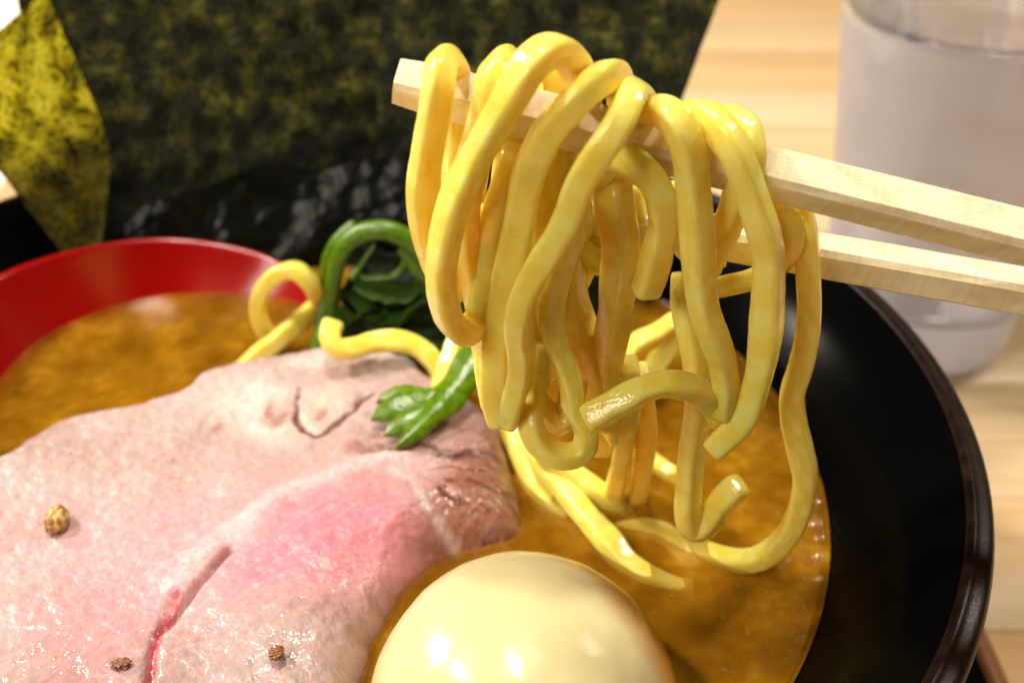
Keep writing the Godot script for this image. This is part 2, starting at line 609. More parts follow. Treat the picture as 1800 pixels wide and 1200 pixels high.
func pork_image(size: int) -> Image:
	var warp := fbm(94, 0.55, 4)
	var fibre := fbm(95, 1.0, 3)
	var spot := fbm(96, 2.4, 3)
	var im := Image.create(size, size, false, Image.FORMAT_RGB8)
	var base := Color8(196, 172, 168)
	var tan_ := Color8(170, 138, 128)
	var pink := Color8(218, 128, 142)
	var rosy := Color8(224, 166, 172)
	var fat := Color8(214, 204, 196)
	var brown := Color8(138, 84, 62)
	var vein := Color8(92, 46, 38)
	var blood := Color8(170, 40, 50)
	for y in size:
		for x in size:
			var p0 := PORK_MIN + Vector2(x, y) / size * PORK_SPAN
			var w := Vector2(warp.get_noise_2d(p0.x, p0.y), warp.get_noise_2d(p0.x + 31.0, p0.y + 17.0))
			var p := p0 + w * 0.28
			# muscle fibres run up to the right
			var q := Vector2(p.x * 0.80 - p.y * 0.60, p.x * 0.60 + p.y * 0.80)
			var f := fibre.get_noise_2d(q.x * 0.9, q.y * 6.0)
			var s := spot.get_noise_2d(p0.x * 1.5, p0.y * 1.5)
			var c := base.lerp(tan_, clampf(0.45 + w.x * 0.9 + f * 0.5, 0.0, 1.0) * 0.75)
			c = c.lerp(rosy, clampf(blob(p, Vector2(-2.0, 2.6), 2.6, 1.5) * 0.8, 0.0, 1.0))
			c = c.lerp(pink, clampf(blob(p, Vector2(0.45, 2.0), 1.5, 1.0) * 1.1 + blob(p, Vector2(-0.6, 3.0), 0.8, 0.6) * 0.6 + blob(p, Vector2(-2.6, 4.0), 1.0, 1.0) * 0.35, 0.0, 0.95))
			c = c.lerp(base, clampf(blob(p, Vector2(-0.4, 4.6), 1.0, 0.9) * 0.8, 0.0, 0.8))
			c = c.lerp(fat, clampf(blob(p, Vector2(-1.6, -1.3), 0.85, 0.75) + blob(p, Vector2(-1.0, -0.4), 0.6, 0.4) * 0.8 + blob(p, Vector2(1.05, -2.7), 1.0, 0.45) * 1.6 + blob(p, Vector2(-0.7, -2.5), 0.4, 0.4), 0.0, 0.9))
			c = c.lerp(Color8(226, 196, 182), clampf(blob(p, Vector2(-0.15, -1.2), 0.5, 0.8) * 0.8, 0.0, 0.8))
			c = c.lerp(Color8(240, 200, 202), clampf(1.0 - near_line(p, PALE) / 0.34, 0.0, 1.0) * 0.75)
			c = c.lerp(brown, clampf(blob(p, Vector2(3.0, 0.9), 0.85, 1.1) * 2.0 + blob(p, Vector2(2.2, 2.1), 0.6, 0.4) * 0.9 + blob(p, Vector2(3.0, -0.4), 0.5, 0.6) * 0.6, 0.0, 0.92) * (0.9 + 0.3 * f))
			c = c.lerp(fat, smoothstep(0.42, 0.2, near_line(p, FAT_RIM)))
			c = c.lerp(fat, clampf(1.0 - near_line(p, TENDON) / 0.13, 0.0, 1.0) * 0.65)
			c = c.lerp(vein, clampf(1.0 - near_line(p, RING) / 0.095, 0.0, 1.0) * 1.0)
			c = c.lerp(vein, clampf(1.0 - near_line(p, DARK) / (0.15 + 0.08 * s), 0.0, 1.0) * 0.85)
			c = c.lerp(vein, clampf(1.0 - near_line(p, CUT) / 0.09, 0.0, 1.0) * 0.8)
			c = c.lerp(vein, clampf(1.0 - near_line(p, CUT2) / 0.08, 0.0, 1.0) * 0.8)
			c = c.lerp(vein, clampf((spot.get_noise_2d(p.x * 0.5 + 60.0, p.y * 1.8) - 0.34) * 6.0, 0.0, 1.0) * clampf(blob(p, Vector2(2.9, 0.7), 0.9, 1.1) * 1.5, 0.0, 0.95))
			for m in [[-0.95, -0.75, 0.14, 0.22], [-1.15, -0.9, 0.06, 0.2], [-1.9, -0.5, 0.12, 0.16], [0.4, 0.0, 0.22, 0.13], [0.75, -0.2, 0.1, 0.1], [-0.25, -0.9, 0.1, 0.14]]:
				c = c.lerp(Color8(150, 98, 84), clampf(blob(p, Vector2(m[0], m[1]), m[2], m[3]), 0.0, 0.7))
			c = c.lerp(Color8(116, 66, 56), clampf(1.0 - near_line(p0 + w * 0.1, GROOVE) / 0.11, 0.0, 1.0) * 0.7)
			c = c.lerp(blood, clampf(1.0 - near_line(p0 + w * 0.1, SEAM) / 0.11, 0.0, 1.0) * 0.9)
			c = c.lerp(Color8(196, 140, 120), clampf((s - 0.3) * 3.0, 0.0, 0.35))
			c = c.lerp(fat, clampf((fibre.get_noise_2d(q.x * 0.5 + 50.0, q.y * 9.0) - 0.22) * 3.0, 0.0, 0.13))
			var k := 1.0 + 0.07 * f + 0.05 * s
			im.set_pixel(x, y, Color(clampf(c.r * k, 0, 1), clampf(c.g * k, 0, 1), clampf(c.b * k, 0, 1)))
	return im


# -------------------------------------------------------------------- table, tray, bowl, broth
func build_table() -> void:
	var t := thing("wooden_table", "pale wooden table top of glued staves under the bowl and the glass", "table")
	var meshes := {}
	var z := -84.0
	var row := 0
	while z < 26.0:
		var wide: float = [4.9, 4.3, 5.2, 3.8][row % 4]
		var x := -62.0 - rng.randf() * 20.0
		while x < 70.0:
			var long: float = [58.0, 44.0, 71.0][rng.randi() % 3]
			var key := "%s/%s" % [wide, long]
			if not meshes.has(key):
				meshes[key] = block(Vector3(long - 0.03, 3.0, wide - 0.03), 0.035)
			var o := obj("stave", meshes[key], mats["table_wood_%d" % (rng.randi() % 4)], t)
			o.position = Vector3(x + long / 2, -0.004 * rng.randf(), z + wide / 2) * CM
			x += long
		z += wide
		row += 1
	var paper := thing("white_paper_sheet", "white sheet lying on the table behind the left nori sheet", "paper", Vector3(-27, 0.03, -38))
	obj("sheet", block(Vector3(22, 0.03, 44), 0.005), mats["white_paper"], paper).position = Vector3.ZERO


func build_tray() -> void:
	var t := thing("black_tray", "black tray with a thin brown edge, showing only beside the bowl at lower right", "tray", Vector3(0, 0.05, 1.5))
	var o := obj("panel", block(Vector3(25.6, 0.4, 21.0), 0.05), mats["black_lacquer"], t)
	o.position = Vector3(0, 0.42, 0) * CM
	for s in [-1, 1]:
		o = obj("edge_strip", block(Vector3(0.35, 0.6, 21.7), 0.1), mats["brown_edge"], t)
		o.position = Vector3(12.98 * s, 0.6, 0) * CM
		o = obj("edge_strip", block(Vector3(25.6, 0.6, 0.35), 0.1), mats["brown_edge"], t)
		o.position = Vector3(0, 0.6, 10.68 * s) * CM


func build_bowl() -> void:
	var t := thing("ramen_bowl", "large black ramen bowl with a dark brownish rim", "bowl", Vector3(0, 0.47, 0))
	obj("inner_wall", lathe([[0.05, 1.6], [3.0, 1.75], [5.2, 2.7], [6.9, 4.2], [8.0, 5.6], [8.75, 6.65], [9.4, 7.42], [10.08, 7.97]], 160, 0, 0, -1.0), mats["black_lacquer"], t)
	obj("rim", lathe([[10.08, 7.97], [10.13, 8.02], [10.2, 8.03], [10.27, 7.99], [10.36, 7.97], [10.45, 7.93], [10.5, 7.82], [10.46, 7.66], [10.36, 7.55]], 200, 0, 0, -1.0), mats["brown_rim"], t)
	obj("outer_wall", lathe([[10.36, 7.55], [10.05, 6.9], [9.2, 5.3], [7.6, 3.3], [5.6, 1.9], [4.4, 1.5], [4.3, 0.5], [4.0, 0.47], [3.9, 1.2], [0.05, 1.3]], 120, 0, 0, -1.0), mats["black_lacquer"], t)


const EGG_AT := Vector3(3.3, 6.2, 5.25)


func broth_sheet(n: int, big: float, level: float, ripples: bool) -> ArrayMesh:
	var pos := PackedVector3Array()
	var uv := PackedVector2Array()
	var skip := PackedByteArray()
	for j in n:
		for i in n:
			var p := Vector2(float(i) / (n - 1) * 2 - 1, float(j) / (n - 1) * 2 - 1) * (big + 0.1)
			var r := p.length()
			skip.append(1 if r > big else 0)
			if r > big: p *= big / r
			r = minf(r, big)
			var h := 0.0
			if ripples:
				h += 0.10 * exp((r - big) / 0.10)
				var de := absf((p - Vector2(EGG_AT.x, EGG_AT.z)).length() - 2.12)
				h += 0.13 * exp(-de / 0.12)
				h += 0.012 * wobble.get_noise_2d(p.x * 1.5, p.y * 1.5)
			pos.append(Vector3(p.x, level + h, p.y) * CM)
			uv.append((p + Vector2(9, 9)) / 18.0 * 2.0 + Vector2(0.13, 0.29) * (BROTH - level) * 4.0)
	return grid_mesh(pos, uv, n, n, false, -1.0, PackedColorArray(), skip)


func build_broth() -> void:
	# a cloudy liquid: a clear oily skin over sheets that grow denser with depth, so that things fade as they sink
	var t := thing("broth", "cloudy orange brown broth with oily flecks filling the black bowl", "soup", Vector3(0, BROTH, 0))
	obj("oily_skin", broth_sheet(250, 8.42, BROTH, true), mats["broth"], t)
	obj("cloudy_layer", broth_sheet(90, 8.30, 6.04, false), mats["broth_upper"], t)
	obj("cloudy_layer", broth_sheet(90, 8.20, 5.93, false), mats["broth_upper"], t)
	obj("cloudy_layer", broth_sheet(90, 8.10, 5.80, false), mats["broth_upper"], t)
	obj("cloudy_depth", broth_sheet(90, 7.98, 5.62, false), mats["broth_deep"], t)


func build_glass() -> void:
	var t := thing("water_glass", "tall frosted tumbler of water standing behind the chopsticks", "glass", Vector3(15.2, 0.0, -13.7))
	var x := 15.2
	var z := -13.7
	obj("glass_wall", lathe([[2.62, 2.1], [2.68, 2.2], [2.9, 5.0], [3.4, 10.0], [3.7, 13.6], [3.79, 13.7], [3.85, 13.6], [3.55, 10.0], [3.05, 5.0], [2.75, 1.0], [2.55, 0.2], [2.2, 0.02], [0.05, 0.05]], 96, x, z, -1.0), mats["clear_glass"], t)
	obj("glass_base", lathe([[0.05, 0.10], [2.1, 0.10], [2.42, 0.3], [2.6, 0.9], [2.72, 1.95], [2.6, 2.05], [0.05, 2.0]], 64, x, z, 1.0), mats["light_tinted_glass"], t)
	obj("condensation", lathe([[2.86, 2.0], [2.90, 2.6], [3.07, 5.0], [3.56, 9.75]], 96, x, z, -1.0), mats["frost"], t)
	var w := lathe([[0.05, 2.12], [2.5, 2.13], [2.6, 2.3], [2.84, 5.0], [3.3, 9.7], [3.28, 9.76], [0.05, 9.74]], 96, x, z, -1.0)
	tag(obj("water", w, mats["water"]), "clear water filling the tumbler behind the chopsticks", "water")


func build_spoon() -> void:
	var t := thing("red_spoon", "glossy red soup spoon half sunk in the broth at the left", "spoon", Vector3(-4.2, 6.15, -4.0))
	# rim of the spoon's bowl, far side first, then round under the broth
	var rim := even(spline(PackedVector3Array([Vector3(-0.75, 5.75, -4.6), Vector3(-0.98, 6.2, -5.41), Vector3(-1.93, 6.6, -6.3), Vector3(-3.04, 6.9, -6.55), Vector3(-4.48, 7.1, -6.52), Vector3(-5.94, 7.25, -5.81), Vector3(-7.1, 7.38, -4.5), Vector3(-7.5, 7.4, -3.0), Vector3(-7.3, 7.2, -1.6), Vector3(-6.6, 6.6, -0.5), Vector3(-5.2, 5.9, -0.3), Vector3(-3.2, 5.65, -1.4), Vector3(-1.5, 5.6, -2.9), Vector3(-0.75, 5.75, -4.6)]), 0.2, 2), 97)
	var mid := Vector3(-4.2, 4.9, -3.4)
	var pos := PackedVector3Array()
	var uv := PackedVector2Array()
	# profile: inner bottom, inner wall, rolled lip, outer wall, outer bottom
	var prof := [[0.0, 0.0, 0.0], [0.4, 0.06, 0.0], [0.62, 0.24, 0.0], [0.78, 0.5, 0.0], [0.91, 0.78, 0.0], [0.98, 0.95, 0.0], [1.0, 1.0, 0.03], [1.02, 1.0, 0.08], [1.045, 1.0, 0.06], [1.05, 0.97, 0.0], [1.03, 0.9, -0.04], [0.98, 0.7, -0.12], [0.85, 0.36, -0.16], [0.6, 0.05, -0.2], [0.0, 0.0, -0.2]]
	for p in prof:
		for i in rim.size():
			var r: Vector3 = rim[i]
			pos.append(Vector3(lerpf(mid.x, r.x, p[0]), lerpf(mid.y, r.y, p[1]) + p[2], lerpf(mid.z, r.z, p[0])) * CM)
			uv.append(Vector2(float(i) / rim.size(), p[0]))
	obj("spoon_bowl", grid_mesh(pos, uv, rim.size(), prof.size(), true, 1.0), mats["red_plastic"], t)
	var path := spline(PackedVector3Array([Vector3(-7.2, 7.15, -3.2), Vector3(-8.3, 7.7, -3.0), Vector3(-9.6, 8.25, -2.8), Vector3(-12.5, 9.3, -2.4), Vector3(-15.5, 10.2, -2.0)]), 0.25, 2)
	obj("handle", sweep(path, func(_t): return 0.16, func(_t): return 0.75, 20, 3.0, Vector3.UP, 0.0, 0.0), mats["red_plastic"], t)


# -------------------------------------------------------------------- nori and greens
func in_plane(z0: float, sx: float, lean: float, x: float, y: float) -> Vector3:
	return Vector3(x, y, z0 + sx * x - lean * (y - 6.0))


func build_nori() -> void:
	var group := "nori sheets standing at the back of the bowl"
	# back left sheet
	var l := []
	var r := []
	for k in 7:
		var y := lerpf(12.6, 6.1, k / 6.0)
		l.append(in_plane(-8.0, -0.35, 0.85, -8.0 + 0.25 * k, y))
		r.append(in_plane(-7.8, -0.2, 0.85, 1.2 - 0.1 * k, y))
	var t := thing("nori_sheet", "dark nori sheet standing behind the greenish one, left of the chopstick tip", "nori", Vector3(-3, 6, -8), group)
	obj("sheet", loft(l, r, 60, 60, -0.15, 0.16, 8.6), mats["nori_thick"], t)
	obj("sheet_behind", loft(shifted(l, Vector3(0.3, 0.1, -0.22)), shifted(r, Vector3(-0.2, 0.15, -0.22)), 40, 30, -0.15, 0.1), mats["nori_thick"], t)
	l = []
	r = []
	for k in 7:
		var y := lerpf(13.0, 6.1, k / 6.0)
		l.append(in_plane(-7.6, 0.25, 0.85, -2.35 + 0.1 * k, y))
		r.append(in_plane(-7.6, 0.25, 0.85, lerpf(8.75, 5.5, pow(k / 6.0, 0.85)), y))
	t = thing("nori_sheet", "wide dark nori sheet behind the lifted noodles, its right edge against the table", "nori", Vector3(2, 6, -8), group)
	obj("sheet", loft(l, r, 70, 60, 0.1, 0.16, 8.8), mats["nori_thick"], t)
	# soaked sheet slumping below them
	var ll := []
	var rr := []
	t = thing("wet_nori", "soaked black nori slumped along the back of the broth, beaded with moisture", "nori", Vector3(0, 6, -6.5), group)
	# a wavy upper edge, so the sheet is built across its length
	for k in 15:
		var s := k / 14.0
		var x := lerpf(-5.3, 6.3, s)
		var arch := -0.055 * x * x * 0.9
		ll.append(Vector3(x, 7.45 + 0.75 * smoothstep(0.0, 0.3, s) + 0.15 * sin(s * 13.0) + 0.1 * sin(s * 31.0), -8.35 - arch))
		rr.append(Vector3(x * 0.96, 5.9, -7.05 - arch * 0.8))
	var sheet := loft(ll, rr, 24, 90, 0.12, 0.2)
	obj("soaked_sheet", sheet, mats["nori_wet"], t)
	# front left sheet, lit through
	t = thing("nori_sheet", "olive green nori sheet glowing in the light at the far left", "nori", Vector3(-6, 7.5, -6), group)
	l = []
	r = []
	for q in [[-7.91, 10.97], [-7.97, 10.12], [-7.77, 9.38], [-7.33, 8.97], [-7.06, 8.45], [-6.38, 7.28], [-5.96, 6.52]]:
		l.append(in_plane(-9.9, -0.75, 0.6, q[0], q[1]))
	for q in [[-6.55, 11.91], [-6.15, 10.83], [-5.72, 9.66], [-5.5, 8.88], [-5.53, 8.16], [-5.64, 7.46], [-5.81, 6.47]]:
		r.append(in_plane(-9.9, -0.75, 0.6, q[0], q[1]))
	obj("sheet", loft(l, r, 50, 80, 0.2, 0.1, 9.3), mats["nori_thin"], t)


func shifted(a: Array, by: Vector3) -> Array:
	return a.map(func(q): return q + by)


func leaf(parent: Node3D, m: Material, path: Array, half_width: float, curl: float) -> void:
	# a limp leaf blade along a path
	var mid := even(spline(PackedVector3Array(path), 0.15, 1), 26)
	var n := 13
	var pos := PackedVector3Array()
	var uv := PackedVector2Array()
	for j in mid.size():
		var along := (mid[mini(j + 1, 25)] - mid[maxi(j - 1, 0)]).normalized()
		var across := along.cross(Vector3(0.1, 0.35, 0.93)).normalized()
		var face := across.cross(along)
		var t := j / 25.0
		var w := half_width * pow(sin(PI * clampf(t * 0.94 + 0.05, 0, 1)), 0.6) * (1.0 + 0.3 * wobble.get_noise_1d(t * 9.0 + path[0].x * 7.0))
		for i in n:
			var s := i / (n - 1.0) * 2 - 1
			var q := mid[j] + across * s * w + face * (curl * s * s * w + 0.22 * half_width * wobble.get_noise_3dv(mid[j] * 1.4 + across * s * 3.0) - 0.04 * exp(-s * s * 60.0))
			pos.append(q * CM)
			uv.append(Vector2(s, t * 3.0))
	obj("leaf", grid_mesh(pos, uv, n, mid.size(), false, 1.0), m, parent)


func stem(parent: Node3D, m: Material, path: Array, r0: float, r1: float) -> void:
	obj("stem", sweep(spline(PackedVector3Array(path), 0.1, 2), func(t): return lerpf(r0, r1, t), func(t): return lerpf(r0, r1, t) * 0.8, 14, 2.0, Vector3(0, 0, 1), 0.2, 0.06), m, parent)


func build_greens() -> void:
	var t := thing("boiled_greens", "clump of dark boiled greens with a bright curled stem behind the pork", "greens", Vector3(0.5, 6.1, -3.9))
	stem(t, mats["stem_green"], [Vector3(-0.64, 6.0, -3.4), Vector3(-0.52, 6.6, -3.87), Vector3(-0.42, 7.2, -3.97), Vector3(-0.29, 7.9, -3.89), Vector3(-0.12, 8.4, -3.89), Vector3(0.24, 8.75, -3.88), Vector3(0.69, 8.92, -3.77), Vector3(1.11, 8.8, -3.69), Vector3(1.48, 8.55, -3.57), Vector3(1.8, 8.1, -3.46), Vector3(2.0, 7.4, -3.5)], 0.21, 0.19)
	stem(t, mats["stem_green"], [Vector3(-0.9, 5.9, -3.3), Vector3(-0.72, 6.5, -3.5), Vector3(-0.6, 7.2, -4.1), Vector3(-0.5, 7.9, -4.2), Vector3(-0.3, 8.35, -4.3), Vector3(0.1, 8.7, -4.4)], 0.15, 0.12)
	stem(t, mats["stem_green"], [Vector3(0.05, 7.95, -3.6), Vector3(0.2, 8.12, -3.7), Vector3(0.36, 8.3, -3.85), Vector3(0.52, 8.5, -3.93)], 0.1, 0.04)
	stem(t, mats["stem_green"], [Vector3(0.1, 7.95, -3.75), Vector3(0.35, 7.88, -3.7), Vector3(0.6, 7.93, -3.65), Vector3(0.85, 7.95, -3.65), Vector3(1.07, 8.15, -3.7), Vector3(1.16, 8.45, -3.75), Vector3(1.1, 8.75, -3.8)], 0.08, 0.1)
	leaf(t, mats["leaf_green"], [Vector3(-0.3, 6.2, -3.3), Vector3(0.3, 6.75, -3.35), Vector3(1.1, 6.95, -3.45), Vector3(2.0, 6.9, -3.4), Vector3(2.8, 6.4, -3.2)], 0.55, 0.3)
	leaf(t, mats["leaf_green"], [Vector3(-0.2, 6.9, -4.2), Vector3(0.5, 7.4, -4.3), Vector3(1.4, 7.5, -4.2), Vector3(2.4, 7.1, -4.0), Vector3(3.4, 6.5, -3.6)], 0.75, -0.3)
	leaf(t, mats["leaf_green"], [Vector3(0.2, 8.3, -4.4), Vector3(0.8, 8.2, -4.3), Vector3(1.6, 7.9, -4.1), Vector3(2.4, 7.7, -3.9)], 0.55, 0.25)
	leaf(t, mats["leaf_green"], [Vector3(1.6, 8.3, -3.7), Vector3(2.2, 7.7, -3.6), Vector3(2.7, 7.0, -3.3), Vector3(3.4, 6.3, -3.0)], 0.6, 0.35)
	leaf(t, mats["leaf_green"], [Vector3(2.2, 6.3, -4.2), Vector3(3.2, 7.0, -4.3), Vector3(4.1, 6.9, -4.1), Vector3(5.0, 6.2, -3.8)], 0.7, -0.25)
	leaf(t, mats["leaf_green"], [Vector3(-0.1, 6.0, -2.9), Vector3(0.7, 6.5, -3.4), Vector3(1.5, 6.6, -3.6), Vector3(2.3, 6.4, -3.1)], 0.45, 0.2)
	leaf(t, mats["leaf_mid"], [Vector3(-0.25, 7.3, -3.6), Vector3(0.05, 6.9, -3.45), Vector3(0.5, 6.7, -3.3), Vector3(1.2, 6.75, -3.3), Vector3(1.8, 6.9, -3.5)], 0.3, 0.4)
	leaf(t, mats["leaf_mid"], [Vector3(1.3, 8.1, -3.4), Vector3(1.9, 7.9, -3.3), Vector3(2.5, 7.5, -3.2)], 0.4, -0.4)
	leaf(t, mats["leaf_mid"], [Vector3(0.1, 7.8, -3.6), Vector3(0.55, 7.75, -3.5), Vector3(1.1, 7.7, -3.5), Vector3(1.5, 8.0, -3.6)], 0.2, 0.5)
	leaf(t, mats["leaf_mid"], [Vector3(0.0, 7.5, -3.7), Vector3(0.35, 7.3, -3.5), Vector3(0.8, 7.15, -3.45), Vector3(1.3, 7.3, -3.5)], 0.16, 0.7)
	leaf(t, mats["stem_green"], [Vector3(-0.35, 6.5, -3.5), Vector3(0.1, 6.35, -3.2), Vector3(0.7, 6.45, -3.1), Vector3(1.3, 6.75, -3.2), Vector3(1.9, 6.7, -3.2)], 0.13, 0.8)
	leaf(t, mats["stem_green"], [Vector3(1.0, 8.6, -3.6), Vector3(1.4, 8.3, -3.4), Vector3(1.75, 7.8, -3.3), Vector3(1.9, 7.3, -3.2)], 0.2, -0.6)
	stem(t, mats["leaf_mid"], [Vector3(0.6, 6.2, -3.2), Vector3(0.9, 7.0, -3.4), Vector3(1.4, 7.5, -3.5), Vector3(2.0, 7.5, -3.4), Vector3(2.5, 7.0, -3.2)], 0.09, 0.06)
	leaf(t, mats["leaf_green"], [Vector3(2.0, 6.0, -3.3), Vector3(2.8, 6.9, -3.5), Vector3(3.6, 7.5, -3.7), Vector3(4.4, 7.4, -3.7), Vector3(5.0, 6.7, -3.4)], 0.8, 0.3)
	leaf(t, mats["leaf_green"], [Vector3(3.0, 6.0, -3.0), Vector3(3.8, 6.6, -3.2), Vector3(4.6, 6.6, -3.1), Vector3(5.2, 6.1, -2.8)], 0.6, -0.3)
	var p := thing("green_leaf_sprig", "bright green leafy sprig draped over the far right corner of the pork", "greens", Vector3(1.6, 6.9, -0.6))
	var path := spline(PackedVector3Array([Vector3(2.9, 7.9, -2.4), Vector3(2.74, 7.7, -2.1), Vector3(2.57, 7.55, -1.7), Vector3(2.3, 7.35, -1.28), Vector3(2.05, 7.2, -0.88), Vector3(1.75, 7.1, -0.44), Vector3(1.42, 6.98, -0.02), Vector3(1.17, 6.88, 0.25)]), 0.08, 2)
	obj("stem", sweep(path, func(q): return 0.17 - 0.05 * q, func(q): return (0.25 + 0.1 * sin(q * 4.5) + 0.03 * sin(q * 23.0)) * pow(clampf((1.0 - q) * 6.0, 0.02, 1.0), 0.5), 18, 2.0, Vector3(0, 1, 0.4), 0.0, 0.06), mats["sprig_green"], p)
	for tip in [[[Vector3(2.1, 7.25, -0.92), Vector3(1.75, 7.2, -0.71), Vector3(1.4, 7.15, -0.73), Vector3(1.06, 7.1, -0.63), Vector3(0.70, 6.98, -0.47)], 0.30], [[Vector3(1.7, 7.2, -0.75), Vector3(1.3, 7.2, -0.95), Vector3(0.95, 7.1, -1.0), Vector3(0.75, 7.0, -0.92)], 0.18], [[Vector3(1.9, 7.15, -0.6), Vector3(1.5, 7.1, -0.4), Vector3(1.15, 7.0, -0.2), Vector3(0.95, 6.9, -0.12)], 0.2]]:
		var q := spline(PackedVector3Array(tip[0]), 0.08, 2)
		var w: float = tip[1]
		obj("leaf_lobe", sweep(q, func(_s): return 0.06, func(s): return w * pow(sin(PI * clampf(s * 0.9 + 0.08, 0, 1)), 0.7) + 0.02 * sin(s * 31.0), 16, 2.0, Vector3(0, 1, 0.5), 0.0, 0.08), mats["sprig_green"], p)


# -------------------------------------------------------------------- pork and egg
func pork_height(p: Vector2, inside: float, lumps: FastNoiseLite) -> float:
	# inside: distance to the outline in cm, negative outside
	var right := smoothstep(0.4, 2.6, p.x) * smoothstep(-1.2, 0.8, p.y)
	var roll := lerpf(0.42, 1.1, right)
	var e := clampf(inside / roll, 0.0, 1.0)
	var h := 5.75 + 0.95 * sqrt(1.0 - pow(1.0 - e, 2.2))
	h += 0.28 * blob(p, Vector2(0.6, 1.7), 1.5, 1.3) * e + 0.12 * blob(p, Vector2(-0.2, 3.9), 1.2, 1.2) * e
	h += 0.16 * smoothstep(2.0, -2.6, p.y) * e
	h -= 0.22 * smoothstep(0.2, 1.4, p.x) * smoothstep(1.6, 3.2, p.y) * e * 1.6
	h -= 0.10 * exp(-pow(near_line(p, SEAM) / 0.07, 2.0)) * e
	h -= 0.16 * exp(-pow(near_line(p, GROOVE) / 0.06, 2.0)) * e
	h -= 0.10 * exp(-pow(near_line(p, DARK) / 0.07, 2.0)) * e
	h -= 0.05 * exp(-pow(near_line(p, RING) / 0.06, 2.0)) * e
	h -= 0.06 * exp(-pow(near_line(p, CUT) / 0.09, 2.0)) * e
	h += 0.09 * exp(-pow(near_line(p, PALE) / 0.22, 2.0)) * e
	h += (0.05 * lumps.get_noise_2d(p.x, p.y) + 0.018 * lumps.get_noise_2d(p.x * 5.0, p.y * 5.0)) * e
	return h


func build_pork() -> void:
	var lumps := fbm(97, 0.6, 4)
	var n := 200
	var pos := PackedVector3Array()
	var uv := PackedVector2Array()
	var skip := PackedByteArray()
	var outline := EDGE.duplicate()
	var smooth := PackedVector3Array()
	for q in EDGE + [EDGE[0]]:
		smooth.append(Vector3(q.x, 0, q.y))
	smooth = spline(smooth, 0.18, 1)
	outline = []
	for q in smooth:
		outline.append(Vector2(q.x, q.z) + Vector2(wobble.get_noise_2d(q.x * 2.3, q.z * 2.3), wobble.get_noise_2d(q.z * 2.3, q.x * 2.3 + 40.0)) * 0.07)
	outline.append(outline[0])
	var poly := PackedVector2Array(outline)
	for j in n:
		for i in n:
			var p := PORK_MIN + Vector2(i, j) / (n - 1.0) * PORK_SPAN
			var d := near_line(p, outline)
			if not Geometry2D.is_point_in_polygon(p, poly):
				d = -d
			skip.append(1 if d < 0.0 else 0)
			pos.append(Vector3(p.x, pork_height(p, d, lumps), p.y) * CM)
			uv.append((p - PORK_MIN) / PORK_SPAN)
	var t := thing("pork_slice", "pink roast pork slice spread over the broth at lower left", "pork", Vector3(-1.5, 6.15, 1.5))
	obj("meat", grid_mesh(pos, uv, n, n, false, -1.0, PackedColorArray(), skip), mats["pork"], t)


func build_egg() -> void:
	var nu := 96
	var nv := 64
	var pos := PackedVector3Array()
	var uv := PackedVector2Array()
	var col := PackedColorArray()
	var fresh := Color8(212, 198, 150).srgb_to_linear()
	var stain := Color8(188, 122, 26).srgb_to_linear()
	for j in nv:
		var b := clampf(PI * j / (nv - 1.0) - PI / 2, -1.5697, 1.5697)
		for i in nu + 1:
			var a := TAU * (i % nu) / nu
			# long axis along z, blunter end towards the camera
			var d := Vector3(cos(a) * cos(b), sin(a) * cos(b), sin(b))
			var fat := 1.0 - 0.05 * sin(b)
			var q := EGG_AT + Vector3(d.x * 2.13 * fat, d.y * 2.10 * fat, d.z * 2.45)
			q += d * (0.025 * wobble.get_noise_3dv(d * 1.8) + 0.008 * wobble.get_noise_3dv(d * 6.0))
			pos.append(q * CM)
			uv.append(Vector2(float(i) / nu * 3.0, float(j) / nv * 3.0))
			# broth clings to the lower right flank
			var k := d.x * 0.75 - d.z * 0.65 - d.y * 0.25 + 0.08 * wobble.get_noise_3dv(q * 1.2)
			col.append(fresh.lerp(stain, 0.85 * smoothstep(0.24, 0.58, k)))
	var o := obj("boiled_egg", grid_mesh(pos, uv, nu + 1, nv, true, 1.0, col), mats["egg_white"])
	tag(o, "glossy peeled soy tinted boiled egg sitting in the broth at the bottom", "egg")


